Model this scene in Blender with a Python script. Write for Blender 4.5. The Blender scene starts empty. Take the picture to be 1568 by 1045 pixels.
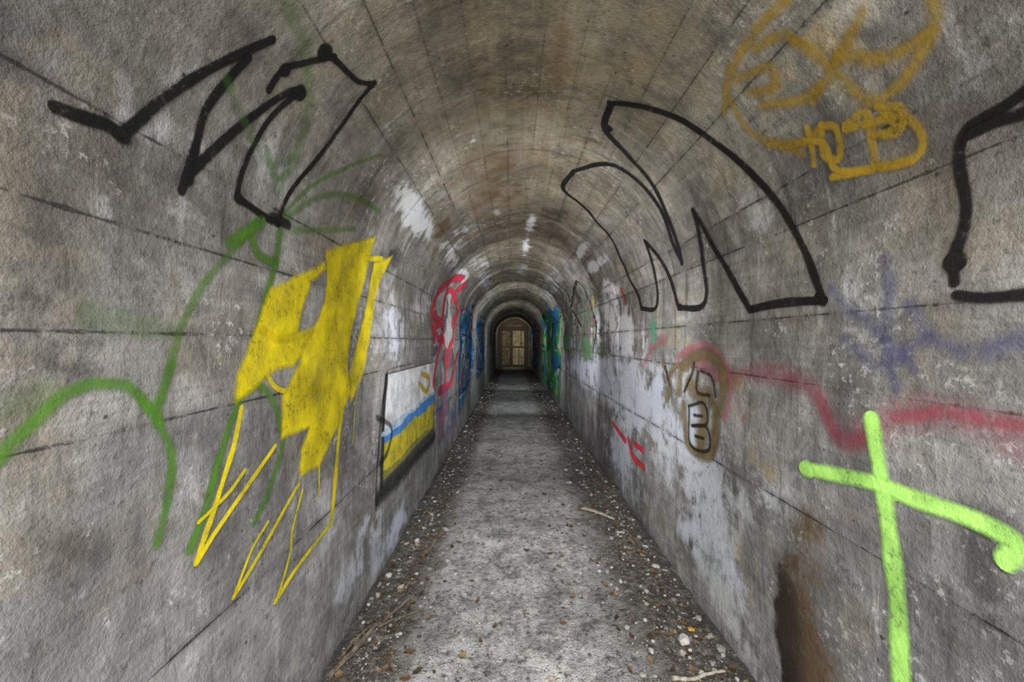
import bpy, math, random
import numpy as np
random.seed(7); rng=np.random.default_rng(7)
sc=bpy.context.scene
try:
    sc.view_settings.view_transform='Standard'; sc.view_settings.look='None'
except Exception: pass

# ------------------------------------------------------------ tunnel section
H=1.35; XL=-0.77; XR=0.97; R=0.87; CX=0.10; ZS=1.61
U1=ZS; U2=ZS+math.pi*R; UT=U2+ZS
Y0=-1.6; Y1=21.0
F=610.0; PX=784.0; PY=522.5
def unwrap(px,py):
    """measured photo point -> (u,y) position on the tunnel lining"""
    dx=(px-PX)/F; dz=-(py-PY)/F
    best=None
    for X in (XL,XR):
        if abs(dx)>1e-6:
            t=X/dx
            if t>0:
                z=H+t*dz
                if -0.3<=z<=ZS and (best is None or t<best[1]):
                    best=((z if X==XL else UT-z),t)
    if best: return best
    a=dx*dx+dz*dz; zc=H-ZS
    b=2*(-CX*dx+zc*dz); c=CX*CX+zc*zc-R*R
    t=(-b+math.sqrt(max(b*b-4*a*c,0)))/(2*a)
    x=t*dx-CX; z=zc+t*dz
    ang=math.atan2(z,-x)
    ang=max(0,min(math.pi,ang))
    return (U1+R*ang,t)

def h2(ix,iy,s):
    n=(ix*374761393+iy*668265263+s*1442695041)&0xffffffff
    n=((n^(n>>13))*1274126177)&0xffffffff
    return ((n^(n>>16))&0xffff)/65535.0
def vnoise(x,y,s=0):
    x=np.asarray(x,float); y=np.asarray(y,float)
    ix=np.floor(x).astype(np.int64); iy=np.floor(y).astype(np.int64)
    fx=x-ix; fy=y-iy; fx=fx*fx*(3-2*fx); fy=fy*fy*(3-2*fy)
    a=h2(ix,iy,s);b=h2(ix+1,iy,s);c=h2(ix,iy+1,s);d=h2(ix+1,iy+1,s)
    return (a*(1-fx)+b*fx)*(1-fy)+(c*(1-fx)+d*fx)*fy
def fbm(x,y,s=0,o=3):
    r=0;a=1;t=0
    for i in range(o):
        r=r+a*vnoise(x*2**i,y*2**i,s+i); t+=a; a*=.5
    return r/t
RINGS=[(2.35,0.0),(3.6,0.012),(6.0,0.03),(8.4,0.005),(10.8,0.025),(13.2,0.0),(15.6,0.03),(18.0,0.0)]
def step(y,y0,w=0.03):
    t=np.clip((y-y0)/w,0,1); return t*t*(3-2*t)
def inset(u,y):
    """inward offset of the lining (m): casting sections + unevenness"""
    u=np.asarray(u,float); y=np.asarray(y,float)
    d=np.zeros(np.broadcast(u,y).shape)
    prev=0.0
    m=step(u,0.9,0.5)*(1-step(u,UT-1.4,0.5))
    yw=y+.06*(fbm(u*3,u*0,77,2)-.5)
    for (yr,v) in RINGS:
        d=d+(v-prev)*step(yw,yr,.05)*m; prev=v
    d=d+0.018*(fbm(u*2.2,y*1.8,3,2)-.5)+0.006*(fbm(u*7,y*7,9,2)-.5)
    am=np.clip((y-2.2)/1.5,0,1)*step(u,U1-0.2,0.4)*(1-step(u,U2-0.1,0.4))
    d=d+am*0.06*(fbm(u*4,y*2.5,21,3)-.5)
    return d
def P(u,y,off=0.0):
    u=np.asarray(u,float); y=np.asarray(y,float)
    u,y=np.broadcast_arrays(u,y)
    d=inset(u,y)+off
    th=(u-U1)/R
    L=u<U1; Rr=u>U2
    x=CX-(R-d)*np.cos(th); z=ZS+(R-d)*np.sin(th)
    x=np.where(L,XL+d,np.where(Rr,XR-d,x)); z=np.where(L,u,np.where(Rr,UT-u,z))
    return np.stack([x,y,z],-1)

# ------------------------------------------------------------ mesh helpers
def link(o): sc.collection.objects.link(o); return o
def mesh_obj(name,verts,faces,mat,smooth=True,mats=None,parent=None,uv=None):
    me=bpy.data.meshes.new(name)
    me.from_pydata([tuple(v) for v in verts],[],faces)
    if smooth: me.polygons.foreach_set('use_smooth',[True]*len(me.polygons))
    me.materials.append(mat); me.update()
    o=link(bpy.data.objects.new(name,me))
    if parent: o.parent=parent
    return o
def grid_mesh(name,V,mat,smooth=True,flip=False):
    n,m=V.shape[:2]
    idx=np.arange(n*m).reshape(n,m)
    q=np.stack([idx[:-1,:-1],idx[1:,:-1],idx[1:,1:],idx[:-1,1:]],-1).reshape(-1,4)
    if flip: q=q[:,::-1]
    me=bpy.data.meshes.new(name)
    me.vertices.add(n*m); me.vertices.foreach_set('co',V.reshape(-1).astype(np.float32))
    me.loops.add(q.size); me.loops.foreach_set('vertex_index',np.ascontiguousarray(q).reshape(-1).astype(np.int32))
    me.polygons.add(len(q)); me.polygons.foreach_set('loop_start',np.arange(0,q.size,4,dtype=np.int32))
    me.update(calc_edges=True); me.validate()
    me.polygons.foreach_set('use_smooth',np.ones(len(me.polygons),dtype=bool))
    me.materials.append(mat)
    return link(bpy.data.objects.new(name,me))
def fattr(o,name,arr):
    a=o.data.attributes.new(name,'FLOAT','POINT'); a.data.foreach_set('value',np.asarray(arr,np.float32).reshape(-1))
def cattr(o,name,arr):
    a=o.data.attributes.new(name,'FLOAT_COLOR','POINT'); a.data.foreach_set('color',np.asarray(arr,np.float32).reshape(-1))

# ------------------------------------------------------------ node helpers
class NT:
    def __init__(s,name):
        s.m=bpy.data.materials.new(name); s.m.use_nodes=True; s.t=s.m.node_tree
        s.b=s.t.nodes['Principled BSDF']; s.o=s.t.nodes['Material Output']; s.L=s.t.links.new
    def n(s,k): return s.t.nodes.new(k)
    def put(s,sock,v):
        if isinstance(v,bpy.types.NodeSocket): s.L(v,sock)
        else: sock.default_value=v
    def math(s,op,a,b=0.0,c=None,clamp=False):
        q=s.n('ShaderNodeMath'); q.operation=op; q.use_clamp=clamp
        s.put(q.inputs[0],a); s.put(q.inputs[1],b)
        if c is not None: s.put(q.inputs[2],c)
        return q.outputs[0]
    def attr(s,name):
        q=s.n('ShaderNodeAttribute'); q.attribute_name=name; return q
    def coord(s): return s.n('ShaderNodeTexCoord').outputs['Object']
    def noise(s,v,scale,detail=4,rough=.6,dist=0.0):
        q=s.n('ShaderNodeTexNoise'); s.L(v,q.inputs['Vector']); q.inputs['Scale'].default_value=scale
        q.inputs['Detail'].default_value=detail; q.inputs['Roughness'].default_value=rough; q.inputs['Distortion'].default_value=dist
        return q.outputs['Fac']
    def vor(s,v,scale,out='Distance'):
        q=s.n('ShaderNodeTexVoronoi'); s.L(v,q.inputs['Vector']); q.inputs['Scale'].default_value=scale; return q.outputs[out]
    def ramp(s,f,stops):
        q=s.n('ShaderNodeValToRGB'); s.put(q.inputs[0],f); e=q.color_ramp.elements
        while len(e)<len(stops): e.new(.5)
        for i,(p,c) in enumerate(stops):
            e[i].position=p
            if not hasattr(c,'__len__'): c=(c,c,c)
            e[i].color=(*c[:3],1)
        return q.outputs[0]
    def mr(s,v,a,b,c=0.0,d=1.0):
        q=s.n('ShaderNodeMapRange'); s.put(q.inputs[0],v)
        for i,x in enumerate((a,b,c,d)): q.inputs[i+1].default_value=x
        q.interpolation_type='SMOOTHSTEP'; return q.outputs[0]
    def mix(s,f,a,b,mode='MIX'):
        q=s.n('ShaderNodeMix'); q.data_type='RGBA'; q.blend_type=mode; q.clamp_factor=True
        s.put(q.inputs[0],f)
        s.put(q.inputs[6],a if not isinstance(a,tuple) else (*a[:3],1)); s.put(q.inputs[7],b if not isinstance(b,tuple) else (*b[:3],1))
        return q.outputs[2]
    def bump(s,h,strength,dist):
        q=s.n('ShaderNodeBump'); s.put(q.inputs['Height'],h); q.inputs['Strength'].default_value=strength; q.inputs['Distance'].default_value=dist
        s.L(q.outputs[0],s.b.inputs['Normal'])

def concrete_mat():
    t=NT('board_formed_concrete'); c=t.coord()
    a=t.noise(c,20,4,.62); b=t.noise(c,120,2,.6)
    h=t.math('MULTIPLY_ADD',a,.7,t.math('MULTIPLY',b,.35))
    big=t.noise(c,1.5,4,.6,.8); mid=t.noise(c,5.5,5,.66,.5)
    k=t.math('MULTIPLY_ADD',big,.5,t.math('MULTIPLY_ADD',mid,.5,t.math('MULTIPLY',a,.2)))
    tone=t.ramp(k,[(.43,(.105,.10,.097)),(.54,(.19,.185,.176)),(.63,(.29,.284,.27)),(.76,(.48,.475,.455))])
    col=t.mix(1.0,tone,t.attr('base').outputs['Color'],'MULTIPLY')
    warmf=t.mr(t.noise(c,2.7,4,.6,.5),.50,.68,0,.5)
    col=t.mix(warmf,col,t.mix(1.0,col,(1.06,.90,.64),'MULTIPLY'))
    su=t.attr('uu').outputs['Fac']; sy=t.n('ShaderNodeSeparateXYZ'); t.L(c,sy.inputs[0])
    uc_=t.n('ShaderNodeCombineXYZ'); t.put(uc_.inputs[0],t.math('MULTIPLY',su,1.3)); t.put(uc_.inputs[1],t.math('MULTIPLY',sy.outputs[1],12.0))
    st=t.noise(uc_.outputs[0],1.0,5,.7)
    col=t.mix(t.mr(st,.54,.75,0,.45),col,(.60,.59,.57)) 
    col=t.mix(t.mr(st,.48,.30,0,.6),col,(.055,.048,.042))
    gc=t.n('ShaderNodeCombineXYZ'); t.put(gc.inputs[0],t.math('MULTIPLY',su,60.0)); t.put(gc.inputs[1],t.math('MULTIPLY',sy.outputs[1],2.5))
    g=t.noise(gc.outputs[0],1.0,3,.6)
    col=t.mix(t.mr(g,.35,.7,.22,0),col,(.06,.055,.05))
    for nm in ('stain','stain2'):
        pa=t.attr(nm)
        f=t.math('MULTIPLY_ADD',t.math('SUBTRACT',mid,.5),2.0,pa.outputs['Alpha'])
        f=t.math('MULTIPLY_ADD',t.math('SUBTRACT',st,.5),1.0,f)
        f=t.math('MULTIPLY_ADD',t.math('SUBTRACT',a,.5),.8,f)
        f=t.math('MULTIPLY',t.mr(f,.18,.75),t.math('MULTIPLY',pa.outputs['Alpha'],1.8,clamp=True),clamp=True)
        col=t.mix(f,col,pa.outputs['Color'])
    nost=t.math('SUBTRACT',1.0,t.math('MULTIPLY',pa.outputs['Alpha'],1.0,clamp=True))
    spn=t.noise(c,42,4,.72,.0)
    sp=t.mr(spn,.54,.63)
    spm=t.math('MULTIPLY',t.mr(t.noise(c,3.3,4,.7,.4),.50,.62,.02,.7),nost)
    col=t.mix(t.math('MULTIPLY',sp,spm),col,(.58,.575,.55))
    dk=t.mr(spn,.42,.30,0,.6)
    col=t.mix(dk,col,(.045,.042,.04))
    hol=t.mr(t.vor(c,8),.055,.035)
    col=t.mix(t.math('MULTIPLY',hol,.8),col,(.02,.02,.02))
    wob=t.math('MULTIPLY',t.math('SUBTRACT',a,.5),.012)
    sd=t.math('ADD',t.attr('seam').outputs['Fac'],wob)
    line=t.mr(sd,.0045,.0006); soft=t.mr(sd,.03,.0,0,.35)
    brk=t.math('MULTIPLY',t.mr(mid,.42,.54,.15,1),t.attr('sk').outputs['Fac'])
    line=t.math('MULTIPLY',line,brk)
    col=t.mix(t.math('MULTIPLY',line,.88),col,(.02,.018,.015))
    col=t.mix(t.math('MULTIPLY',soft,brk),col,(.06,.055,.05))
    t.L(col,t.b.inputs['Base Color']); t.b.inputs['Roughness'].default_value=.88
    t.b.inputs['Specular IOR Level'].default_value=.3
    hh=t.math('MULTIPLY_ADD',line,-1.0,h); hh=t.math('MULTIPLY_ADD',g,.15,hh); hh=t.math('MULTIPLY_ADD',t.mr(spn,.3,.7),.3,hh)
    t.bump(hh,.55,.008)
    return t.m
def paint_mat():
    t=NT('spray_paint'); c=t.coord()
    ca=t.attr('Col'); e=t.attr('edge').outputs['Fac']; s=t.attr('soft').outputs['Fac']
    nz=t.noise(c,50,4,.75,.3); n2=t.noise(c,9,3,.6)
    x=t.math('DIVIDE',e,s)
    x=t.math('MULTIPLY',x,t.math('MULTIPLY_ADD',nz,1.6,.2))
    x=t.math('MINIMUM',x,1.0)
    gap=t.mr(t.math('MULTIPLY_ADD',nz,.7,t.math('MULTIPLY',n2,.3)),.34,.47,.35,1.0)
    al=t.math('MULTIPLY',t.math('MULTIPLY',x,gap),ca.outputs['Alpha'],clamp=True)
    col=t.mix(t.mr(n2,.35,.7,.35,0),ca.outputs['Color'],(.02,.02,.02))
    t.L(col,t.b.inputs['Base Color']); t.L(al,t.b.inputs['Alpha'])
    t.b.inputs['Roughness'].default_value=.6; t.b.inputs['Specular IOR Level'].default_value=.3
    t.bump(nz,.45,.007)
    return t.m
CON=concrete_mat(); PAINT=paint_mat()

# ------------------------------------------------------------ lining
seam_px=[(0,290),(0,700),(0,85),(300,975),(0,505),(1568,205),(1568,455),(1568,635),(1568,985),(1568,75)]
SEAM=sorted([unwrap(*p)[0] for p in seam_px])
uc=(U1+U2)/2
for k in range(-5,6): SEAM.append(uc+0.02+k*0.145+0.03*math.sin(k*3.1))
keep=[]
for v in sorted(SEAM):
    if not keep or v-keep[-1]>0.07: keep.append(v)
SEAM=np.array(keep)
ys=[Y0]
while ys[-1]<Y1:
    y=ys[-1]; ys.append(y+(0.04 if y<0.2 else max(0.014,0.0085*y)))
ys=np.array(ys+[r[0]+dd for r in RINGS for dd in (0,.015,.03)]); ys=np.unique(np.round(ys,4)); ys=ys[ys<=Y1+.01]
base_us=np.concatenate([np.arange(-0.12,UT+0.13,0.016),SEAM,[U1,U2]]); base_us=np.unique(np.round(base_us,4))

C=dict(white=(.78,.79,.81),pale=(.55,.56,.57),blue=(.52,.56,.65),brown=(.12,.078,.045),rust=(.22,.135,.07),tan=(.34,.27,.16),
       black=(.012,.010,.009),dark=(.05,.047,.044),grey=(.30,.29,.27),ochre=(.42,.29,.07),redp=(.45,.08,.09))
# (px,py, ru, ry, colour, strength)
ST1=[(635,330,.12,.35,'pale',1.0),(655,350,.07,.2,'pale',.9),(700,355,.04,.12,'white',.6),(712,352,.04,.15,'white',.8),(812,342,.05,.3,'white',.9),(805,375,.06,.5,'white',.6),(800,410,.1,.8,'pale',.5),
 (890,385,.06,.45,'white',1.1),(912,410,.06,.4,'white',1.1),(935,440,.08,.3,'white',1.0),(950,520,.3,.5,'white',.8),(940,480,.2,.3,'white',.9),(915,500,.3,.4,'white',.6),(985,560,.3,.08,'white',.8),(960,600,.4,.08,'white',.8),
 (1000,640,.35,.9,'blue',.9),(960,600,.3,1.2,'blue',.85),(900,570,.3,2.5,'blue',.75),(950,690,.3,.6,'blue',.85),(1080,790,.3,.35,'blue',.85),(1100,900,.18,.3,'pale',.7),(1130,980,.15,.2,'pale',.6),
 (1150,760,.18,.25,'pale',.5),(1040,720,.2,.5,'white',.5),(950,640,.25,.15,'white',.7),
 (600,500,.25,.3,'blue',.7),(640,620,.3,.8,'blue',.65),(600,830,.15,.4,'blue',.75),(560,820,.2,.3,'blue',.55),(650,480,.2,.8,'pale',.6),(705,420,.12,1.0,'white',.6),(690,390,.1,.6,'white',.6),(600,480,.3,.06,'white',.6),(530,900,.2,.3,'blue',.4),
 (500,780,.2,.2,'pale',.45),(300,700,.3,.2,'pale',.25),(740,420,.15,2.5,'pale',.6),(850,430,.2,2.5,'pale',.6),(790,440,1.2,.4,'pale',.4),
 (250,190,.12,.12,'pale',.4),(60,60,.12,.1,'pale',.3),(1320,30,.1,.08,'pale',.5),(1480,130,.15,.1,'pale',.4),(1150,330,.15,.2,'pale',.4),
 (160,620,.2,.1,'pale',.3),(1360,480,.15,.15,'blue',.4),(760,322,.04,.15,'white',.5),(725,212,.03,.07,'pale',.6),(1330,560,.2,.12,'pale',.4),(420,240,.15,.15,'pale',.45),(200,300,.12,.06,'white',.35),(300,300,.15,.1,'pale',.4)]
ST2=[(760,270,.25,.6,'brown',.6),(730,315,.2,.5,'rust',.5),(680,350,.10,.3,'brown',.75),(780,200,.3,.4,'rust',.3),(830,300,.15,.5,'brown',.5),(850,330,.2,.8,'dark',.5),
 (800,60,.35,.3,'tan',.4),(1010,90,.25,.3,'tan',.5),(560,50,.3,.3,'tan',.35),(900,150,.3,.3,'tan',.35),(760,120,.1,.6,'tan',.4),(735,100,.05,.8,'brown',.5),(845,150,.06,.9,'brown',.6),(700,130,.08,.5,'brown',.35),(660,200,.1,.3,'dark',.4),
 (600,160,.12,.4,'brown',.35),(940,60,.08,.4,'brown',.35),(520,40,.12,.2,'dark',.35),(1050,30,.1,.2,'dark',.35),
 (1300,90,.25,.18,'ochre',.36),(1200,150,.15,.15,'ochre',.28),
 (1215,1020,.30,.055,'black',1.5),(1200,940,.16,.05,'black',.9),(1255,990,.28,.12,'brown',.95),(1150,640,.12,.10,'brown',.5),(1160,700,.1,.15,'tan',.5),(1240,830,.2,.10,'brown',.6),(1290,800,.12,.12,'brown',.4),
 (80,450,.35,.12,'dark',.5),(60,900,.3,.12,'dark',.45),(180,560,.15,.12,'dark',.4),(1500,900,.3,.12,'dark',.5),(1450,560,.2,.12,'dark',.4),(400,540,.1,.1,'dark',.35),(20,20,.2,.12,'dark',.5),(1560,30,.2,.12,'dark',.45),(20,300,.2,.08,'dark',.35),
 (600,400,.1,.2,'dark',.65),(620,440,.12,.35,'brown',.5),(1440,330,.25,.1,'dark',.4),(640,690,.2,.3,'dark',.2),(885,450,.2,.3,'dark',.65),(870,400,.2,1.0,'brown',.5),(240,620,.3,.05,'dark',.4),(200,900,.3,.05,'dark',.45),(1120,500,.2,.06,'brown',.35),
 (1040,520,.06,.4,'tan',.5),(1120,600,.12,.14,'tan',.6),(350,880,.25,.15,'dark',.4),(1050,420,.2,.2,'dark',.35),(700,470,.3,2.,'dark',.3),(1150,870,.15,.1,'tan',.4),
 (580,900,.10,.6,'dark',.55),(520,1000,.10,.3,'dark',.5),(1130,1030,.08,.3,'dark',.5)]
def stains(U,Y,lst):
    wsum=np.zeros(U.shape); col=np.zeros(U.shape+(3,)); al=np.zeros(U.shape)
    n1=fbm(U*6,Y*4,201,4)-.5; n2=fbm(U*6,Y*4,211,4)-.5
    for (px,py,ru,ry,cn,s) in lst:
        u,y=unwrap(px,py)
        g=s*np.exp(-((U-u)/ru+1.6*n1)**2-((Y-y)/ry+1.6*n2)**2)
        col+=g[...,None]*np.array(C[cn]); wsum+=g; al=np.maximum(al,g)
    col=col/(wsum[...,None]+1e-6)
    return np.concatenate([np.where(wsum[...,None]>1e-5,col,.2),al[...,None]],-1)
def lining(name,u0,u1):
    us=base_us[(base_us>=u0-1e-4)&(base_us<=u1+1e-4)]
    U,Y=np.meshgrid(us,ys,indexing='ij')
    o=grid_mesh(name,P(U,Y),CON)
    sd=np.min(np.abs(U[...,None]-SEAM),-1)
    rd=np.min(np.abs(Y[...,None]-np.array([r[0] for r in RINGS])),-1)
    fattr(o,'seam',np.minimum(sd,rd)); fattr(o,'uu',U)
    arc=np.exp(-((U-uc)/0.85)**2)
    fattr(o,'sk',np.where(rd<sd,.7,1-arc*(.25+.7*(vnoise(np.round(U/.145)*3.7,Y*.8,12)))))
    bi=np.searchsorted(SEAM,U); tone=.84+.32*h2(bi.astype(np.int64),(Y>2.35).astype(np.int64)+(Y>3.6)+(Y>6),5)
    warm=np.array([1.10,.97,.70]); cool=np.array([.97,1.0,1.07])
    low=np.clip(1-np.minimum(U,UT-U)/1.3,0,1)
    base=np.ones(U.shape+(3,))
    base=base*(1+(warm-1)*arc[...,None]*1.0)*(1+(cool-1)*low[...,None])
    base=base*tone[...,None]
    cattr(o,'base',np.concatenate([base,np.ones(U.shape+(1,))],-1))
    cattr(o,'stain',stains(U,Y,ST1)); cattr(o,'stain2',stains(U,Y,ST2))
    return o
lining('wall_left',-0.12,U1); lining('ceiling',U1,U2); lining('wall_right',U2,UT+0.12)

# ------------------------------------------------------------ spray paint
def cat(pts,n=14):
    p=np.array(pts,float)
    if len(p)==2: 
        t=np.linspace(0,1,n)[:,None]; return p[0]*(1-t)+p[1]*t
    q=np.vstack([2*p[0]-p[1],p,2*p[-1]-p[-2]]); out=[]
    for i in range(1,len(q)-2):
        for t in np.linspace(0,1,n,endpoint=False):
            out.append(.5*((2*q[i])+(-q[i-1]+q[i+1])*t+(2*q[i-1]-5*q[i]+4*q[i+1]-q[i+2])*t*t+(-q[i-1]+3*q[i]-3*q[i+1]+q[i+2])*t**3))
    out.append(q[-2]); return np.array(out)
LAY=[0]
class Paint:
    def __init__(s,name): s.name=name; s.v=[];s.f=[];s.c=[];s.e=[];s.s=[];s.n=0
    def add(s,V,col,edge,soft):
        n,m=V.shape[:2]
        for i in range(n-1):
            for j in range(m-1):
                a=s.n+i*m+j; s.f.append((a,a+m,a+m+1,a+1))
        s.v.append(V.reshape(-1,3)); s.c.append(col.reshape(-1,4)); s.e.append(edge.reshape(-1)); s.s.append(soft.reshape(-1)); s.n+=n*m
    def stroke(s,pts,w,col,a=1.0,soft=.35,w2=None,straight=False):
        q=np.array([unwrap(*p) for p in pts])
        if straight:
            q=np.vstack([np.linspace(q[i],q[i+1],20)[:-1] for i in range(len(q)-1)]+[q[-1:]])
        else: q=cat(q)
        seg=np.linalg.norm(np.diff(q,axis=0),axis=1); L=np.concatenate([[0],np.cumsum(seg)])
        st=.008 if q[:,1].max()<2 else .02
        n=max(6,int(L[-1]/st)); l=np.linspace(0,L[-1],n)
        q=np.stack([np.interp(l,L,q[:,0]),np.interp(l,L,q[:,1])],-1)
        T=np.gradient(q,axis=0); T/=np.linalg.norm(T,axis=1)[:,None]+1e-9
        r=w/2; ends=4
        pre=[q[0]-T[0]*r*math.cos(k*math.pi/2/ends) for k in range(ends)]
        post=[q[-1]+T[-1]*r*math.sin((k+1)*math.pi/2/ends) for k in range(ends)]
        wm=np.concatenate([[max(.05,math.sin(k*math.pi/2/ends)) for k in range(ends)],np.ones(n),[max(.05,math.cos((k+1)*math.pi/2/ends)) for k in range(ends)]])
        q=np.vstack([pre,q,post]); T=np.vstack([np.repeat(T[:1],ends,0),T,np.repeat(T[-1:],ends,0)])
        N=np.stack([-T[:,1],T[:,0]],-1)
        tt=np.linspace(0,1,len(q))
        W=(w+((w2 or w)-w)*tt)*wm*(.88+.24*vnoise(tt*L[-1]*14+LAY[0]*7,tt*0,3))
        m=9 if w>.06 else 5
        vv=np.linspace(-1,1,m)
        UV=q[:,None,:]+N[:,None,:]*(W[:,None]*.62*vv[None])[...,None]
        LAY[0]+=1
        V=P(UV[...,0],UV[...,1],.0035+.00012*(LAY[0]%30))
        cc=np.zeros(UV.shape[:2]+(4,)); cc[...,:3]=col; cc[...,3]=a
        s.add(V,cc,np.broadcast_to(1-np.abs(vv)[None],UV.shape[:2]).copy(),np.full(UV.shape[:2],soft))
    def dot(s,p,w,col,a=1.0,soft=.35):
        s.stroke([p,(p[0]+1.5,p[1]+1.5)],w,col,a,soft)
    def patch(s,corners,fn,nu=60,nv=60,soft=.12):
        c=np.array([unwrap(*p) for p in corners])
        S,T=np.meshgrid(np.linspace(0,1,nu),np.linspace(0,1,nv),indexing='ij')
        q=(c[0]*((1-S)*(1-T))[...,None]+c[1]*(S*(1-T))[...,None]+c[2]*(S*T)[...,None]+c[3]*((1-S)*T)[...,None])
        LAY[0]+=1
        V=P(q[...,0],q[...,1],.003+.00012*(LAY[0]%30))
        e=np.minimum(np.minimum(S,1-S),np.minimum(T,1-T))*2
        s.add(V,fn(S,T),e,np.full(S.shape,soft))
    def poly(s,pts,col,a=1.0,soft=.25,gaps=()):
        def sd(q,Ug,Yg):
            ins=np.zeros(Ug.shape,bool); dist=np.full(Ug.shape,9.)
            for i in range(len(q)):
                a0=q[i];b0=q[(i+1)%len(q)]
                cond=((a0[1]>Yg)!=(b0[1]>Yg))
                xx=(b0[0]-a0[0])*(Yg-a0[1])/((b0[1]-a0[1])+1e-12)+a0[0]
                ins^=cond&(Ug<xx)
                d=b0-a0; t=np.clip(((Ug-a0[0])*d[0]+(Yg-a0[1])*d[1])/(d@d+1e-12),0,1)
                dist=np.minimum(dist,np.hypot(Ug-a0[0]-t*d[0],Yg-a0[1]-t*d[1]))
            return np.where(ins,dist,-dist)
        q=np.array([unwrap(*p) for p in pts])
        lo=q.min(0)-.02; hi=q.max(0)+.02; n=170
        Ug,Yg=np.meshgrid(np.linspace(lo[0],hi[0],n),np.linspace(lo[1],hi[1],n),indexing='ij')
        wob=.012*(fbm(Ug*20,Yg*20,91,2)-.5)
        sg=sd(q,Ug,Yg)
        for gp in gaps: sg=np.minimum(sg,-sd(np.array([unwrap(*p) for p in gp]),Ug,Yg))
        e=np.clip((sg+wob+.008)/.04,0,1)
        LAY[0]+=1
        V=P(Ug,Yg,.003+.00012*(LAY[0]%30))
        cc=np.zeros(Ug.shape+(4,)); cc[...,:3]=col
        sh=fbm(Ug*7,Yg*9,95,3); cc[...,:3]*=(.72+.5*sh)[...,None]; cc[...,3]=a*np.clip(.72+.9*fbm(Ug*5,Yg*14,97,3)-.15,0,1)
        m=n; base=s.n; used=e>0
        for i in range(n-1):
            for j in range(n-1):
                if used[i,j] or used[i+1,j] or used[i,j+1] or used[i+1,j+1]:
                    k=base+i*m+j; s.f.append((k,k+m,k+m+1,k+1))
        s.v.append(V.reshape(-1,3)); s.c.append(cc.reshape(-1,4)); s.e.append(e.reshape(-1)); s.s.append(np.full(n*n,soft)); s.n+=n*n
    def done(s):
        V=np.vstack(s.v); Cc=np.vstack(s.c); E=np.concatenate(s.e); S_=np.concatenate(s.s)
        f=np.array(s.f); used=np.unique(f); mp=-np.ones(len(V),int); mp[used]=np.arange(len(used))
        me=bpy.data.meshes.new(s.name); me.from_pydata(V[used].tolist(),[],mp[f].tolist())
        me.polygons.foreach_set('use_smooth',[True]*len(me.polygons)); me.materials.append(PAINT); me.update()
        o=link(bpy.data.objects.new(s.name,me))
        cattr(o,'Col',Cc[used]); fattr(o,'edge',E[used]); fattr(o,'soft',S_[used])
        return o
BK=(.009,.009,.010); YE=(.86,.70,.008); GR=(.11,.28,.025); LG=(.50,.95,.20); RD=(.60,.05,.08); BL=(.04,.16,.55); WH=(.75,.75,.74); OC=(.58,.37,.03)

g=Paint('green_graffiti_scrawl')
for pts,w,a in [
 ([(-40,735),(0,690),(45,645),(90,605),(140,588),(190,592),(215,615),(238,645)],.028,.7),
 ([(232,645),(250,590),(272,510),(300,450),(335,405),(372,365),(392,335)],.026,.5),
 ([(385,365),(395,390),(420,398),(430,345)],.035,.8),
 ([(422,400),(405,460),(390,520),(372,590),(340,680),(315,770),(290,840)],.03,.8),
 ([(238,650),(258,700),(252,770),(238,832)],.026,.7),([(205,605),(230,625),(262,560)],.03,.5),
 ([(362,610),(395,592),(418,620),(430,680),(405,760),(385,800)],.028,.7),
 ([(415,-30),(445,20),(468,80),(472,160),(455,230),(425,290)],.05,.28),
 ([(345,120),(375,190),(410,250),(450,240)],.03,.22),
 ([(582,236),(530,255),(480,280),(440,320),(425,335)],.020,.55),
 ([(438,335),(490,300),(540,300),(578,322)],.03,.45),([(450,352),(500,352),(540,350)],.03,.4),
 ([(350,372),(380,352),(400,340)],.04,.8),([(408,230),(420,270),(440,265)],.03,.35),
 ([(130,480),(200,500),(260,500)],.06,.16),([(0,625),(60,600)],.05,.15)]:
    g.stroke(pts,w,GR,a,.7)
g.done()

g=Paint('yellow_graffiti_letter')
# three broad sprayed legs joined at the top and at the waist
g.poly([(462,418),(497,400),(500,412),(474,432),(462,470),(456,510),(478,508),(462,545),(448,562),(425,566),(390,592),(358,618),(362,572),(385,520),(412,440)],YE,.98,.5)
g.poly([(497,400),(497,385),(520,375),(572,361),(564,394),(556,430),(544,470),(534,520),(530,560),(536,600),(518,648),(487,715),(457,732),(458,690),(470,655),(428,672),(430,606),(456,556),(462,530),(480,500),(494,462),(498,425)],YE,.98,.5)
g.poly([(570,402),(601,391),(577,440),(566,500),(556,570),(536,618),(532,570),(548,510),(562,450)],YE,.92,.6)
g.stroke([(540,380),(525,430),(520,500),(505,590)],.05,(.98,.84,.06),.5,.9)
g.stroke([(430,450),(405,520),(385,580)],.05,(.98,.84,.06),.4,.9)
g.stroke([(555,395),(582,396)],.03,YE,.9,.5)
g.stroke([(400,505),(430,520),(478,505)],.03,YE,.7,.7)
for pts,w in [([(367,625),(352,690),(328,765),(297,862)],.018),([(297,862),(345,785),(418,683)],.016),
 ([(300,800),(345,755),(370,720)],.012),([(455,742),(420,800),(385,860),(352,915)],.016),([(352,915),(378,845),(405,800)],.012),([(460,752),(445,810),(440,850),(418,922)],.014),([(418,922),(452,870),(508,800)],.018),
 ([(526,600),(516,690),(507,800)],.035),([(400,560),(440,600),(540,582)],.02),([(488,700),(486,760)],.01),([(545,600),(540,680)],.008)]:
    g.stroke(pts,w,YE,.95,.4)
g.done()
g=Paint('black_graffiti_lettering')
W=.022
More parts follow.
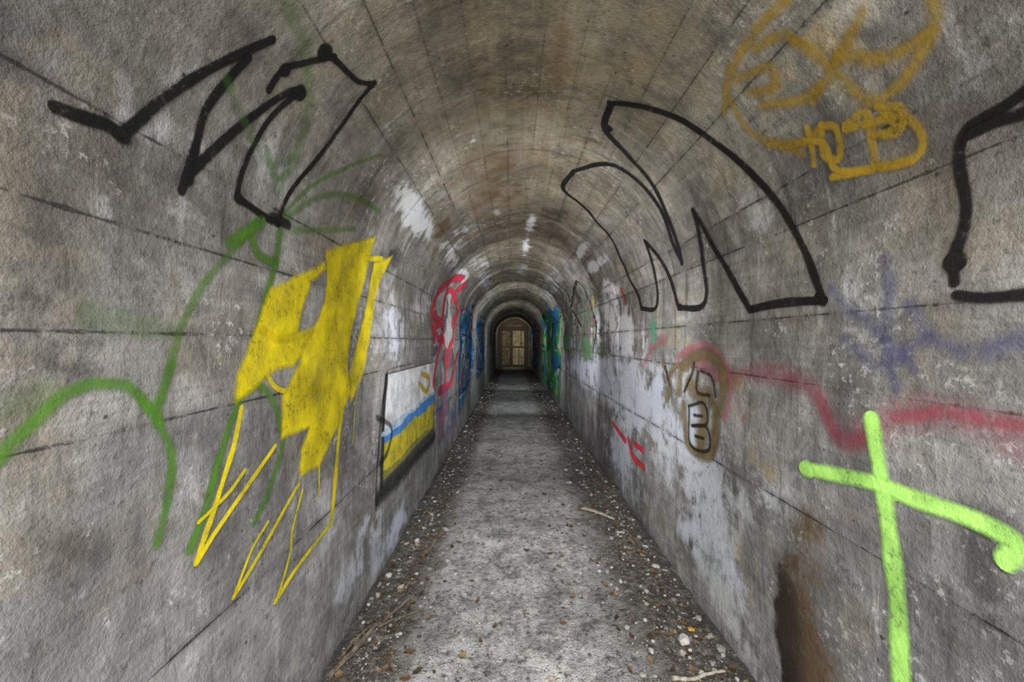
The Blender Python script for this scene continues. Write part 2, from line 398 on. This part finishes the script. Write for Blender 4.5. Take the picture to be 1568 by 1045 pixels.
for pts in [[(78,163),(125,180),(158,190),(182,207)],[(182,207),(212,180),(240,155),(300,115),(360,85),(416,60)],
 [(380,88),(345,125),(312,170),(297,225),(276,292)],[(283,270),(335,220),(390,175),(440,142),(462,138)],
 [(458,140),(412,182),(388,222),(370,262),(360,302)],[(360,302),(380,315),(405,332),(425,342)],
 [(425,342),(440,300),(478,248),(520,195),(548,155),(573,125)],[(573,127),(548,124),(520,98),(495,76)],[(411,138),(425,115),(437,103),(465,96),(512,86)]]:
    g.stroke(pts,W*(.8 if pts[0][0]>400 else 1),BK,.97,.3)
for p,w in [((458,141),.045),((496,79),.05),((435,106),.035),((182,206),.03),((363,303),.03),((567,128),.028),((283,272),.03)]: g.dot(p,w,BK)
g.stroke([(425,342),(415,330),(440,345)],.028,BK,.8)
g.done()
g=Paint('black_graffiti_lettering')
for pts in [[(934,157),(985,163),(1040,182),(1100,222),(1160,272),(1200,322),(1235,385),(1266,462)],
 [(936,158),(927,198),(962,238),(1003,288),(1028,345),(1045,403)],
 [(1045,403),(1030,370),(1012,320),(975,275),(930,250),(878,262)],
 [(878,262),(863,290),(900,322),(935,362),(962,415),(984,473)],[(984,473),(1006,471),(1005,425),(990,368)],
 [(990,368),(1015,400),(1032,440),(1042,472)],[(1042,472),(1080,466),(1078,400),(1063,322)],
 [(1063,322),(1095,378),(1125,430),(1150,474)],[(1150,474),(1200,464),(1266,460)]]:
    g.stroke(pts,.029,BK,.97,.3)
g.dot((930,196),.045,BK); g.dot((1256,455),.035,BK); g.dot((992,372),.045,BK); g.dot((1043,470),.04,BK)
g.stroke([(900,455),(885,430),(878,470),(893,500)],.04,BK,.7)
g.stroke([(905,460),(915,500),(908,540)],.07,BK,.6,.7)
g.done()
g=Paint('black_graffiti_lettering')
for pts in [[(1600,120),(1545,160),(1505,182),(1478,205),(1472,250),(1484,310),(1478,355),(1465,395),(1467,432)],[(1488,205),(1530,185),(1600,165)],[(1472,452),(1520,456),(1600,448)]]:
    g.stroke(pts,.024,BK,.95,.4)
g.dot((1466,400),.045,BK); g.done()

g=Paint('ochre_graffiti_lettering')
for pts in [[(1110,170),(1120,110),(1160,45),(1215,-10)],[(1118,150),(1150,200),(1230,235)],[(1130,120),(1180,100),(1190,130),(1150,140)],
 [(1225,60),(1270,90),(1330,150),(1380,130),(1430,50)],[(1250,150),(1285,95),(1320,20)],[(1290,80),(1360,85),(1430,40),(1430,-10)],
 [(1170,160),(1230,150),(1260,130)],[(1180,220),(1235,215),(1255,200)],[(1160,70),(1200,50),(1225,60)]]:
    g.stroke(pts,.036,OC,.58,.85)
for pts in [[(1240,195),(1250,250)],[(1262,190),(1265,235),(1290,240),(1285,195),(1262,190)],[(1300,190),(1330,170),(1340,215),(1345,250)],[(1280,270),(1405,240),(1392,180),(1300,195)],[(1355,165),(1375,190),(1360,205)],[(1200,225),(1260,215),(1290,260),(1400,245)],[(1350,160),(1385,165),(1380,200),(1345,205)]]:
    g.stroke(pts,.024,OC,.75,.6)
g.done()
g=Paint('lime_green_graffiti_cross')
g.stroke([(1341,643),(1350,700),(1362,780),(1372,860),(1380,940),(1388,1100)],.048,LG,.97,.5)
g.stroke([(1236,718),(1290,728),(1345,740),(1400,762),(1470,786),(1535,815),(1560,835),(1545,860)],.042,LG,.97,.5)
g.dot((1242,718),.055,LG,.95,.6); g.dot((1362,750),.06,LG,.9,.7); g.dot((1345,660),.045,LG,.8,.7)
g.done()
g=Paint('red_graffiti_scrawl')
g.stroke([(1110,580),(1160,570),(1215,580),(1255,605),(1275,645),(1300,670),(1345,655),(1380,635),(1450,630),(1510,650),(1600,690)],.10,(.45,.07,.12),.42,1.3)
g.stroke([(1380,640),(1450,632),(1510,642),(1600,655)],.04,(.50,.10,.14),.5,.9)
g.stroke([(1258,610),(1275,650),(1300,680),(1340,668)],.05,(.5,.09,.13),.4,.9)
g.stroke([(1060,545),(1085,560),(1110,575)],.12,(.65,.18,.22),.55,1.2)
g.stroke([(1040,548),(1058,535),(1085,530),(1108,550),(1122,590),(1112,640)],.05,(.65,.20,.24),.6,.9)
g.stroke([(1128,600),(1140,640)],.04,(.5,.15,.15),.3,1.)
for pts in [[(938,648),(958,675)],[(962,672),(970,700),(986,715)],[(972,680),(985,690)]]: g.stroke(pts,.05,(.85,.05,.08),.95,.5)
g.stroke([(952,442),(958,465)],.04,(.6,.03,.03),.9,.5)
g.stroke([(985,560),(1000,530),(1020,520)],.08,(.6,.22,.25),.55,1.)
g.done()
g=Paint('blue_graffiti_scrawl')
for pts in [[(1280,445),(1300,470),(1340,500),(1400,560)],[(1360,400),(1368,440),(1360,520),(1375,590)],[(1400,470),(1440,520),(1500,540),(1568,520)],[(1300,520),(1350,560),(1420,520)]]:
    g.stroke(pts,.05,(.08,.10,.28),.34,1.1)
g.done()
g=Paint('brown_graffiti_figure')
BR=(.27,.20,.09)
for pts,w in [([(1042,600),(1046,565),(1070,545),(1098,548),(1113,585),(1104,630)],.07),([(1048,620),(1055,682),(1092,697),(1097,640)],.06),([(1060,590),(1080,620),(1075,680)],.12),([(1018,560),(1028,590),(1022,610)],.06),([(1087,600),(1102,645),(1092,690)],.06),([(1025,575),(1040,560),(1055,565)],.04)]:
    g.stroke(pts,w,BR,.85,.8)
DB=(.03,.022,.012)
for pts in [[(1056,622),(1058,680),(1087,690),(1085,655),(1058,652),(1085,650),(1080,618),(1056,622)],[(1064,636),(1078,638)],[(1066,668),(1080,672)],[(1050,600),(1062,575),(1066,556)]]: g.stroke(pts,.018,DB,.85,.5)
for pts in [[(1072,570),(1070,600),(1090,606)],[(1076,568),(1094,578),(1100,606)],[(1020,562),(1027,590)]]: g.stroke(pts,.022,DB,.75,.6)
g.done()

def flag(S,T):
    n=fbm(S*4,T*9,4)
    o=np.zeros(S.shape+(4,)); o[...,3]=.97
    o[...,:3]=(.78,.79,.80)
    t=T+.12*(n-.5)
    d=t-(.56-.10*S)
    o[(d>0)]=[.08,.28,.70,.97]; o[(d>.09)]=[.62,.52,.03,.97]
    o[(t>.86)]=[.30,.29,.06,.9]; o[(T>.93)]=[.10,.10,.09,.9]
    b=(S<.035)|(T<.02)|(S>.97); o[b]=[.03,.03,.03,.9]
    w=(d>-.05)&(d<0); o[w]=[.5,.65,.8,.97]
    return o
g=Paint('painted_wall_panel')
g.patch([(590,572),(666,553),(664,662),(579,757)],flag,90,90,.03)
g.stroke([(579,640),(600,655),(594,690),(582,710)],.04,BK,.6,.7)
g.stroke([(645,572),(656,580),(652,600),(642,588)],.05,(.6,.42,.03),.9,.5)
g.stroke([(575,780),(576,730),(592,572)],.03,BK,.65,.8)
g.stroke([(578,764),(620,718),(664,670)],.12,(.02,.02,.02),.8,.8)
g.done()
# distant murals
def lines(S,T,seed,fx,fy,th):
    n=fbm(S*fx,T*fy,seed,3); return np.abs(n-.5)<th
def m_red(S,T):
    o=np.zeros(S.shape+(4,)); o[...,:3]=(.66,.64,.64); n=fbm(S*3,T*3,5,3); o[...,3]=np.clip((n-.30)*4,0,.75)
    o[fbm(S*4,T*5,15,2)>.64]=[.16,.14,.2,.5]; return o
def m_blue(S,T):
    o=np.zeros(S.shape+(4,)); n=fbm(S*5,T*4,51,3); o[...,:3]=(.03,.10,.36); o[...,3]=.85
    o[n>.52]=[.05,.32,.30,.85]; o[n>.62]=[.30,.10,.35,.8]; o[n<.36]=[.02,.25,.6,.9]; o[lines(S,T,57,5,5,.025)]=[.6,.6,.65,.85]; o[lines(S,T,60,4,4,.025)]=[.02,.02,.03,.9]; return o
def m_low(S,T):
    o=np.zeros(S.shape+(4,)); n=fbm(S*5,T*4,71,3); o[...,:3]=(.06,.16,.5); o[...,3]=np.clip((n-.40)*4,0,.7); o[n>.58]=[.55,.2,.35,.6]; return o
def m_green(S,T):
    o=np.zeros(S.shape+(4,)); n=fbm(S*4,T*5,81,3); o[...,:3]=(.02,.24,.15); o[...,3]=.85
    o[n>.52]=[.03,.42,.10,.85]; o[n>.62]=[.45,.55,.18,.8]; o[n<.38]=[.02,.16,.38,.9]; o[lines(S,T,87,5,5,.025)]=[.5,.55,.5,.85]; o[lines(S,T,90,4,4,.02)]=[.02,.02,.03,.9]; return o
def m_faint(S,T):
    o=np.zeros(S.shape+(4,)); n=fbm(S*6,T*5,101,3); o[...,:3]=(.15,.38,.16); o[...,3]=np.clip((n-.5)*5,0,.6); o[lines(S,T,107,6,5,.02)]=[.5,.12,.12,.55]; o[lines(S,T,110,6,5,.02)]=[.03,.03,.03,.65]; return o
g=Paint('colourful_graffiti_mural')
g.patch([(657,478),(706,405),(702,560),(657,590)],m_red,90,90,.15)
for pts,w in [([(662,520),(660,480),(672,445),(690,428),(706,425)],.10),([(664,500),(674,490),(678,455),(690,445),(698,470),(690,500)],.08),([(662,590),(668,545),(676,520),(684,560),(694,500),(702,470)],.08),
 ([(672,600),(690,585),(700,540)],.10),([(664,482),(676,500),(670,520),(662,505)],.07),([(690,460),(700,440),(712,436)],.12),([(682,600),(684,540),(692,520)],.08)]:
    g.stroke(pts,w,(.78,.05,.10),.95,.5)
g.patch([(704,470),(728,462),(727,560),(702,640)],m_blue,90,90,.1)
g.patch([(730,478),(744,485),(744,560),(730,585)],m_blue,60,60,.15)
g.patch([(666,600),(700,560),(700,655),(668,690)],m_low,60,60,.3)
g.done()
g=Paint('colourful_graffiti_mural')
g.patch([(824,482),(856,462),(857,620),(828,580)],m_green,90,90,.12)
g.patch([(808,500),(822,492),(824,572),(810,555)],m_blue,60,60,.2)
g.patch([(858,440),(880,425),(884,545),(860,545)],m_faint,90,90,.2)
g.patch([(884,430),(905,430),(930,560),(886,560)],m_faint,90,90,.2)
g.stroke([(912,455),(914,470)],.06,(.8,.6,.02),.9,.5); g.stroke([(1000,495),(1003,520)],.07,(.1,.5,.3),.6)
g.done()

# ------------------------------------------------------------ floor
def floor_h(x,y):
    x=np.asarray(x,float); y=np.asarray(y,float)
    e=np.clip(np.maximum((-.42-x)/.2,(x-.50)/.25),0,1)
    h=.028*(fbm(x*3,y*2,31,3)-.5)+.022*(fbm(x*13,y*13,41,4)-.5)
    h=h+.016*(fbm(x*1.2,y*4.0,55,2)-.5)
    h=h+e*(.035*fbm(x*14,y*12,61,3)-.022)
    return h
xs=np.arange(XL-.04,XR+.045,.008)
yf=[Y0]
while yf[-1]<Y1: yf.append(yf[-1]+max(.009,.008*yf[-1]) if yf[-1]>.6 else yf[-1]+.04)
X,Y=np.meshgrid(xs,np.array(yf),indexing='ij')
def floor_mat():
    t=NT('dusty_concrete_floor'); c=t.coord()
    fine=t.noise(c,150,3,.7); mid=t.noise(c,7,5,.7,.4); big=t.noise(c,1.8,3,.6); med=t.noise(c,34,4,.75)
    k=t.math('MULTIPLY_ADD',mid,.40,t.math('MULTIPLY_ADD',big,.2,t.math('MULTIPLY_ADD',fine,.2,t.math('MULTIPLY',med,.35))))
    path=t.ramp(k,[(.46,(.12,.117,.113)),(.56,(.33,.325,.32)),(.69,(.72,.715,.705))])
    deb=t.ramp(t.math('MULTIPLY_ADD',med,.6,t.math('MULTIPLY',fine,.4)),[(.38,(.018,.015,.013)),(.5,(.085,.074,.06)),(.63,(.32,.30,.27))])
    e=t.math('ADD',t.attr('edge').outputs['Fac'],t.math('MULTIPLY',t.math('SUBTRACT',mid,.5),2.4))
    e=t.math('ADD',e,t.math('MULTIPLY',t.math('SUBTRACT',med,.5),1.5))
    col=t.mix(t.mr(e,.25,.85),path,deb)
    spk=t.mr(med,.43,.34,0,.8); col=t.mix(spk,col,(.045,.04,.035))
    peb=t.mr(t.vor(c,55),.32,.16); pm=t.mr(mid,.45,.6)
    col=t.mix(t.math('MULTIPLY',t.math('MULTIPLY',peb,pm),.5),col,(.70,.69,.66))
    col=t.mix(t.attr('damp_shade').outputs['Fac'],col,(.06,.06,.055))  # damp wall bases plus shadow bands painted into the floor colour
    t.L(col,t.b.inputs['Base Color']); t.b.inputs['Roughness'].default_value=.85
    h=t.math('MULTIPLY_ADD',med,1.3,t.math('MULTIPLY',fine,.5)); h=t.math('MULTIPLY_ADD',peb,.5,h)
    t.bump(h,.9,.015)
    return t.m
fo=grid_mesh('floor',np.stack([X,Y,floor_h(X,Y)],-1),floor_mat(),flip=False)
fattr(fo,'edge',np.clip(np.maximum((-.34-X)/.22,(X-.36)/.35),0,1))
band=np.zeros(Y.shape)
for y0,w,s in [(3.9,.25,.35),(5.4,.3,.45),(7.2,.4,.55),(9.2,.6,.6),(12.5,1.0,.6),(17.5,2.0,.8),(3.0,.1,.25)]:  # cross bands: shadow stripes painted across the floor, not wet patches
    band=np.maximum(band,s*np.exp(-((Y-y0)/w)**2))
band=np.maximum(band,.75*np.exp(-((X-XL)/.09)**2)); band=np.maximum(band,.6*np.exp(-((X-XR)/.08)**2))
fattr(fo,'damp_shade',band*(.7+.3*fbm(X*3,Y*2,8)))

# ------------------------------------------------------------ rubble
import bmesh
def ico(sub):
    bm=bmesh.new(); bmesh.ops.create_icosphere(bm,subdivisions=sub,radius=1); bm.verts.ensure_lookup_table()
    v=np.array([x.co[:] for x in bm.verts]); f=[[x.index for x in p.verts] for p in bm.faces]; bm.free(); return v,f
def stone_mat():
    t=NT('broken_concrete_rubble'); c=t.coord(); r=t.attr('tone').outputs['Fac']
    n=t.noise(c,60,4,.7)
    col=t.ramp(t.math('MULTIPLY_ADD',n,.5,t.math('MULTIPLY',r,.6)),[(.2,(.05,.045,.04)),(.5,(.18,.17,.155)),(.85,(.55,.53,.5))])
    t.L(col,t.b.inputs['Base Color']); t.b.inputs['Roughness'].default_value=.9; t.bump(n,.8,.006); return t.m
SM=stone_mat()
def rocks(name,items,sub=1):
    bv,bf=ico(sub); V=[];Fc=[];T=[];n=0
    for (x,y,s,tone) in items:
        a=rng.uniform(.6,1.3,3)*s; a[2]*=.6
        v=bv*(1+.35*(rng.random((len(bv),1))-.5))
        v=np.clip(v,-.82,.82)*a
        th=rng.uniform(0,6.28); cs,sn=math.cos(th),math.sin(th)
        ti=rng.uniform(-.4,.4); v=v@np.array([[1,0,0],[0,math.cos(ti),-math.sin(ti)],[0,math.sin(ti),math.cos(ti)]])
        v=v@np.array([[cs,-sn,0],[sn,cs,0],[0,0,1]])
        x=min(max(x,XL+.02+s*1.3),XR-.02-s*1.3)
        z=float(floor_h(x,y)); v=v+np.array([x,y,z+a[2]*.35])
        V.append(v); Fc+= [[i+n for i in f] for f in bf]; T+=[tone]*len(v); n+=len(v)
    o=mesh_obj(name,np.vstack(V).tolist(),Fc,SM,smooth=False); fattr(o,'tone',T); return o
it=[]
def inx(side):
    return XL+.03+abs(rng.normal(0,.18)) if side<0 else XR-.04-abs(rng.normal(0,.28))
for i in range(4600):
    y=.95+ (rng.random()**1.9)*12
    side=-1 if rng.random()<.40 else 1
    x=inx(side)
    if not XL+.02<x<XR-.02: continue
    s=rng.choice([.003,.005,.009,.015],p=[.34,.35,.23,.08])*rng.uniform(.7,1.3)*(1+.06*y)
    it.append((x,y,s,rng.random()**1.4))
for i in range(2600):
    y=.95+(rng.random()**1.8)*9; it.append((rng.uniform(-.45,.65),y,rng.choice([.002,.003,.007],p=[.45,.4,.15])*rng.uniform(.8,1.3),rng.random()))
rocks('gravel_rubble',it)
def fp(px,py):
    t=H/((py-PY)/F); return ((px-PX)/F*t,t)
big=[(588,880,.028,.9),(560,900,.018,.4),(578,915,.02,.6),(700,660,.03,.9),(685,705,.025,.5),(672,790,.018,.6),(635,770,.016,.5),(1005,868,.020,.9),(918,875,.012,1),(905,860,.014,.3),(960,815,.014,.2),(1047,985,.028,.95),(1045,1000,.02,.6),(1075,1030,.02,.8),(985,1035,.018,.7),(870,650,.03,.7),(880,690,.02,.5),(905,720,.02,.9),(930,760,.016,.6),(845,615,.03,.7),(990,905,.014,.7),(960,965,.012,.8),(1090,1015,.016,.6),(590,855,.016,.5),(640,830,.012,.6),(612,925,.014,.3),(735,610,.03,.8),(715,640,.025,.6),(752,825,.007,.8),(825,858,.008,.6),(760,760,.006,.5),(1010,830,.012,.5),(1030,940,.012,.5),(890,700,.02,.8),(1000,985,.01,.9)]
rocks('concrete_chunks',[(*fp(a,b),s,t) for a,b,s,t in big],2)

# ------------------------------------------------------------ sticks, leaves, litter
def wood_mat(name,c0,c1):
    t=NT(name); c=t.coord(); n=t.noise(c,45,5,.7); col=t.ramp(n,[(.35,c0),(.68,c1)])
    t.L(col,t.b.inputs['Base Color']); t.b.inputs['Roughness'].default_value=.8; t.bump(n,.6,.005); return t.m
WD=wood_mat('weathered_wood',(.05,.038,.026),(.24,.19,.14)); WL=wood_mat('pale_wood',(.22,.19,.14),(.55,.50,.42))
def stick(name,pts,r,mat,flat=1.0,twigs=()):
    V=[];Fc=[]
    def tube(P3,r0,r1):
        P3=np.array(P3); n0=len(V); k=8
        for i,p in enumerate(P3):
            T=P3[min(i+1,len(P3)-1)]-P3[max(i-1,0)]; T=T/np.linalg.norm(T)
            S=np.cross(T,[0,0,1]); S/=np.linalg.norm(S)+1e-9; Uv=np.cross(S,T)
            rr=(r0+(r1-r0)*i/(len(P3)-1))*(1+.25*(rng.random()-.5))
            for j in range(k):
                a=j*2*math.pi/k; V.append(tuple(p+S*math.cos(a)*rr+Uv*math.sin(a)*rr*flat))
        m=len(P3)
        for i in range(m-1):
            for j in range(k): Fc.append((n0+i*k+j,n0+i*k+(j+1)%k,n0+(i+1)*k+(j+1)%k,n0+(i+1)*k+j))
        Fc.append(tuple(range(n0+k-1,n0-1,-1))); Fc.append(tuple(n0+(m-1)*k+j for j in range(k)))
    def lay(pp,rad):
        q=np.array([fp(*p) for p in pp]); q=cat(q,7)
        return [(a,b,float(floor_h(a,b))+rad*flat*.9+.004) for a,b in q]
    tube(lay(pts,r),r,r*.6)
    for tp in twigs: tube(lay(tp,r*.5),r*.5,r*.25)
    return mesh_obj(name,V,Fc,mat,smooth=False)
stick('fallen_branch',[(503,1043),(540,1005),(575,970),(610,935),(632,922)],.012,WD,1,[[(575,970),(600,955),(648,936)],[(560,985),(556,965),(580,945)]])
stick('fallen_branch',[(520,1015),(545,985),(585,955)],.008,WD)
stick('wood_plank',[(893,781),(915,789),(941,798)],.024,WL,.35)
stick('wood_plank',[(645,852),(660,838),(680,815)],.020,WD,.4)
stick('fallen_branch',[(596,835),(615,815),(622,800)],.012,WD,1)
stick('fallen_branch',[(935,790),(950,812),(985,840)],.006,WD)
stick('fallen_branch',[(1030,1043),(1075,1035),(1110,1030)],.008,WL)

def leaf_mat():
    t=NT('dead_leaves'); r=t.attr('tone').outputs['Fac']
    col=t.ramp(r,[(0,(.03,.018,.01)),(.5,(.13,.07,.03)),(.85,(.26,.18,.10)),(1,(.5,.48,.44))])
    t.L(col,t.b.inputs['Base Color']); t.b.inputs['Roughness'].default_value=.85; return t.m
V=[];Fc=[];T=[]
for i in range(1100):
    y=.95+(rng.random()**1.7)*7; side=-1 if rng.random()<.5 else 1; x=inx(side)
    if rng.random()<.12: x=rng.uniform(-.35,.55)
    if not XL+.03<x<XR-.03: continue
    L=rng.uniform(.008,.026); w=L*rng.uniform(.3,.6); th=rng.uniform(0,6.28); n=len(V); z=float(floor_h(x,y))+.002; tn=rng.random()
    cu=rng.uniform(.1,.5)*L
    for (a,b,c) in [(-L,0,cu),(-.4*L,-w,.2*cu),(.4*L,-w,.1*cu),(L,0,cu*.8),(.4*L,w,.5*cu),(-.4*L,w,.4*cu),(0,0,0)]:
        V.append((x+a*math.cos(th)-b*math.sin(th),y+a*math.sin(th)+b*math.cos(th),z+c)); T.append(tn)
    for k in range(6): Fc.append((n+6,n+k,n+(k+1)%6))
o=mesh_obj('leaf_litter',V,Fc,leaf_mat(),smooth=False); fattr(o,'tone',T)
def litter(name,px,py,s,col):
    t=NT(name+'_plastic'); n=t.noise(t.coord(),120,3); t.L(t.ramp(n,[(.4,tuple(c*.6 for c in col)),(.6,col)]),t.b.inputs['Base Color']); t.b.inputs['Roughness'].default_value=.4
    v,f=ico(2); x,y=fp(px,py); v=v*(1+.5*(rng.random((len(v),1))-.5))*np.array([1,.7,.45])*s+np.array([x,y,float(floor_h(x,y))+s*.3])
    return mesh_obj(name,v.tolist(),f,t.m,smooth=False)
litter('crumpled_orange_wrapper',1058,965,.016,(.75,.36,.03))
litter('crumpled_paper',955,846,.010,(.6,.25,.2))
litter('crumpled_paper',1003,868,.02,(.6,.58,.54))
litter('crumpled_red_wrapper',638,780,.014,(.4,.1,.05))

# ------------------------------------------------------------ end wall and door
EM=NT('end_wall_concrete'); n=EM.noise(EM.coord(),6,6,.7); EM.L(EM.ramp(n,[(.35,(.06,.05,.035)),(.65,(.15,.125,.085))]),EM.b.inputs['Base Color']); EM.bump(n,.8,.02)
ring=[(XL-.05,-.1)]+[(CX-(R+.05)*math.cos(a),ZS+(R+.05)*math.sin(a)) for a in np.linspace(0,math.pi,33)]+[(XR+.05,-.1)]
V=[(x,20.9,z) for x,z in ring]+[(x,21.15,z) for x,z in ring]; m=len(ring)
Fc=[tuple(range(m)),tuple(range(2*m-1,m-1,-1))]+[(i,i+m,(i+1)%m+m,(i+1)%m) for i in range(m)]
mesh_obj('wall_back',V,Fc,EM.m,smooth=False)
def box(name,x0,x1,y0,y1,z0,z1,mat,parent,bev=.01):
    bm=bmesh.new(); bmesh.ops.create_cube(bm,size=1)
    for v in bm.verts: v.co=((x0+x1)/2+v.co.x*(x1-x0),(y0+y1)/2+v.co.y*(y1-y0),(z0+z1)/2+v.co.z*(z1-z0))
    bmesh.ops.bevel(bm,geom=bm.edges[:],offset=min(bev,(y1-y0)*.3),segments=2,affect='EDGES')
    me=bpy.data.meshes.new(name); bm.to_mesh(me); bm.free(); me.materials.append(mat)
    o=link(bpy.data.objects.new(name,me)); o.parent=parent; return o
def flatmat(name,a,b,sc_=12):
    t=NT(name); n=t.noise(t.coord(),sc_,6,.7,.5); t.L(t.ramp(n,[(.38,a),(.62,b)]),t.b.inputs['Base Color']); t.b.inputs['Roughness'].default_value=.6; t.bump(n,.4,.01); return t.m
CRM=flatmat('peeling_cream_paint',(.24,.20,.11),(.74,.68,.46),5); DRK=flatmat('rusty_frame_steel',(.03,.022,.015),(.10,.07,.045)); GRM=flatmat('grimy_paint',(.07,.065,.045),(.30,.26,.17),6)
door=link(bpy.data.objects.new('door_1',None))
zt=1.98
box('frame_left',-.66,-.58,20.72,20.9,0,zt,DRK,door); box('frame_right',.70,.78,20.72,20.9,0,zt,DRK,door); box('frame_head',-.66,.78,20.72,20.9,zt,zt+.09,DRK,door)
for i,(a,b) in enumerate([(-.57,-.05),(-.02,.69)]):
    box(f'leaf_{i}',a,b,20.80,20.86,.04,zt-.01,CRM if i else GRM,door)
    for z0,z1 in ((.02,.12),(1.0,1.08),(zt-.1,zt-.01)): box(f'rail_{i}',a,b,20.76,20.80,z0,z1,DRK,door)
    for x0 in (a,b-.06): box(f'stile_{i}',x0,x0+.06,20.755,20.80,.02,zt-.01,DRK,door)
box('handle',.04,.07,20.70,20.76,.95,1.15,DRK,door,.005); box('transom_panel',-.35,.5,20.82,20.88,zt+.1,zt+.24,GRM,door)
box('brace',.33,.37,20.765,20.80,.1,1.0,DRK,door); box('brace_2',.45,.49,20.765,20.80,1.05,1.9,DRK,door)

# ------------------------------------------------------------ light
w=bpy.data.worlds.new('overcast'); sc.world=w; w.use_nodes=True; bg=w.node_tree.nodes['Background']; bg.inputs[0].default_value=(.75,.85,1,1); bg.inputs[1].default_value=1.2
def area(name,loc,rot,sx,sy,p,col=(1,1,1),spread=180):
    l=bpy.data.lights.new(name,'AREA'); l.shape='RECTANGLE'; l.size=sx; l.size_y=sy; l.energy=p; l.color=col; l.spread=math.radians(spread)
    o=link(bpy.data.objects.new(name,l)); o.location=loc; o.rotation_euler=[math.radians(a) for a in rot]; return o
area('entrance_daylight',(.1,-1.45,1.3),(90,0,0),1.5,2.1,92,(1,1,.99))
area('floor_fill_light',(.10,-.1,2.0),(38,0,0),.3,.3,20,(1,.99,.97),110)  # added overhead fill with no real fixture, brightens the near floor
area('fill_light_b',(.10,1.9,1.35),(94,0,0),.7,.8,20,(.97,.98,1))  # unseen fill added to lift the walls beyond the first joint
area('fill_light_c',(.10,4.3,1.35),(94,0,0),.7,.8,19,(.95,.98,1))  # added fill, keeps the middle sections from falling off
area('fill_light_d',(.10,7.2,1.35),(92,0,0),.7,.8,17,(.95,.98,1))  # another unseen fill, evens brightness with depth
area('fill_light_e',(.10,10.8,1.35),(90,0,0),.7,.8,12,(.95,.98,1))  # last added fill down the tunnel, no fixture stands here
area('door_fill_light',(.10,18.8,1.6),(90,0,0),.7,.5,8,(1,.88,.6))  # unseen warm fill added to light up the door

cam=bpy.data.cameras.new('camera'); cam.sensor_width=36; cam.lens=14.0; cam.clip_start=.02; cam.clip_end=200
co=link(bpy.data.objects.new('camera',cam)); co.location=(0,0,H); co.rotation_euler=(math.radians(90),0,0); sc.camera=co
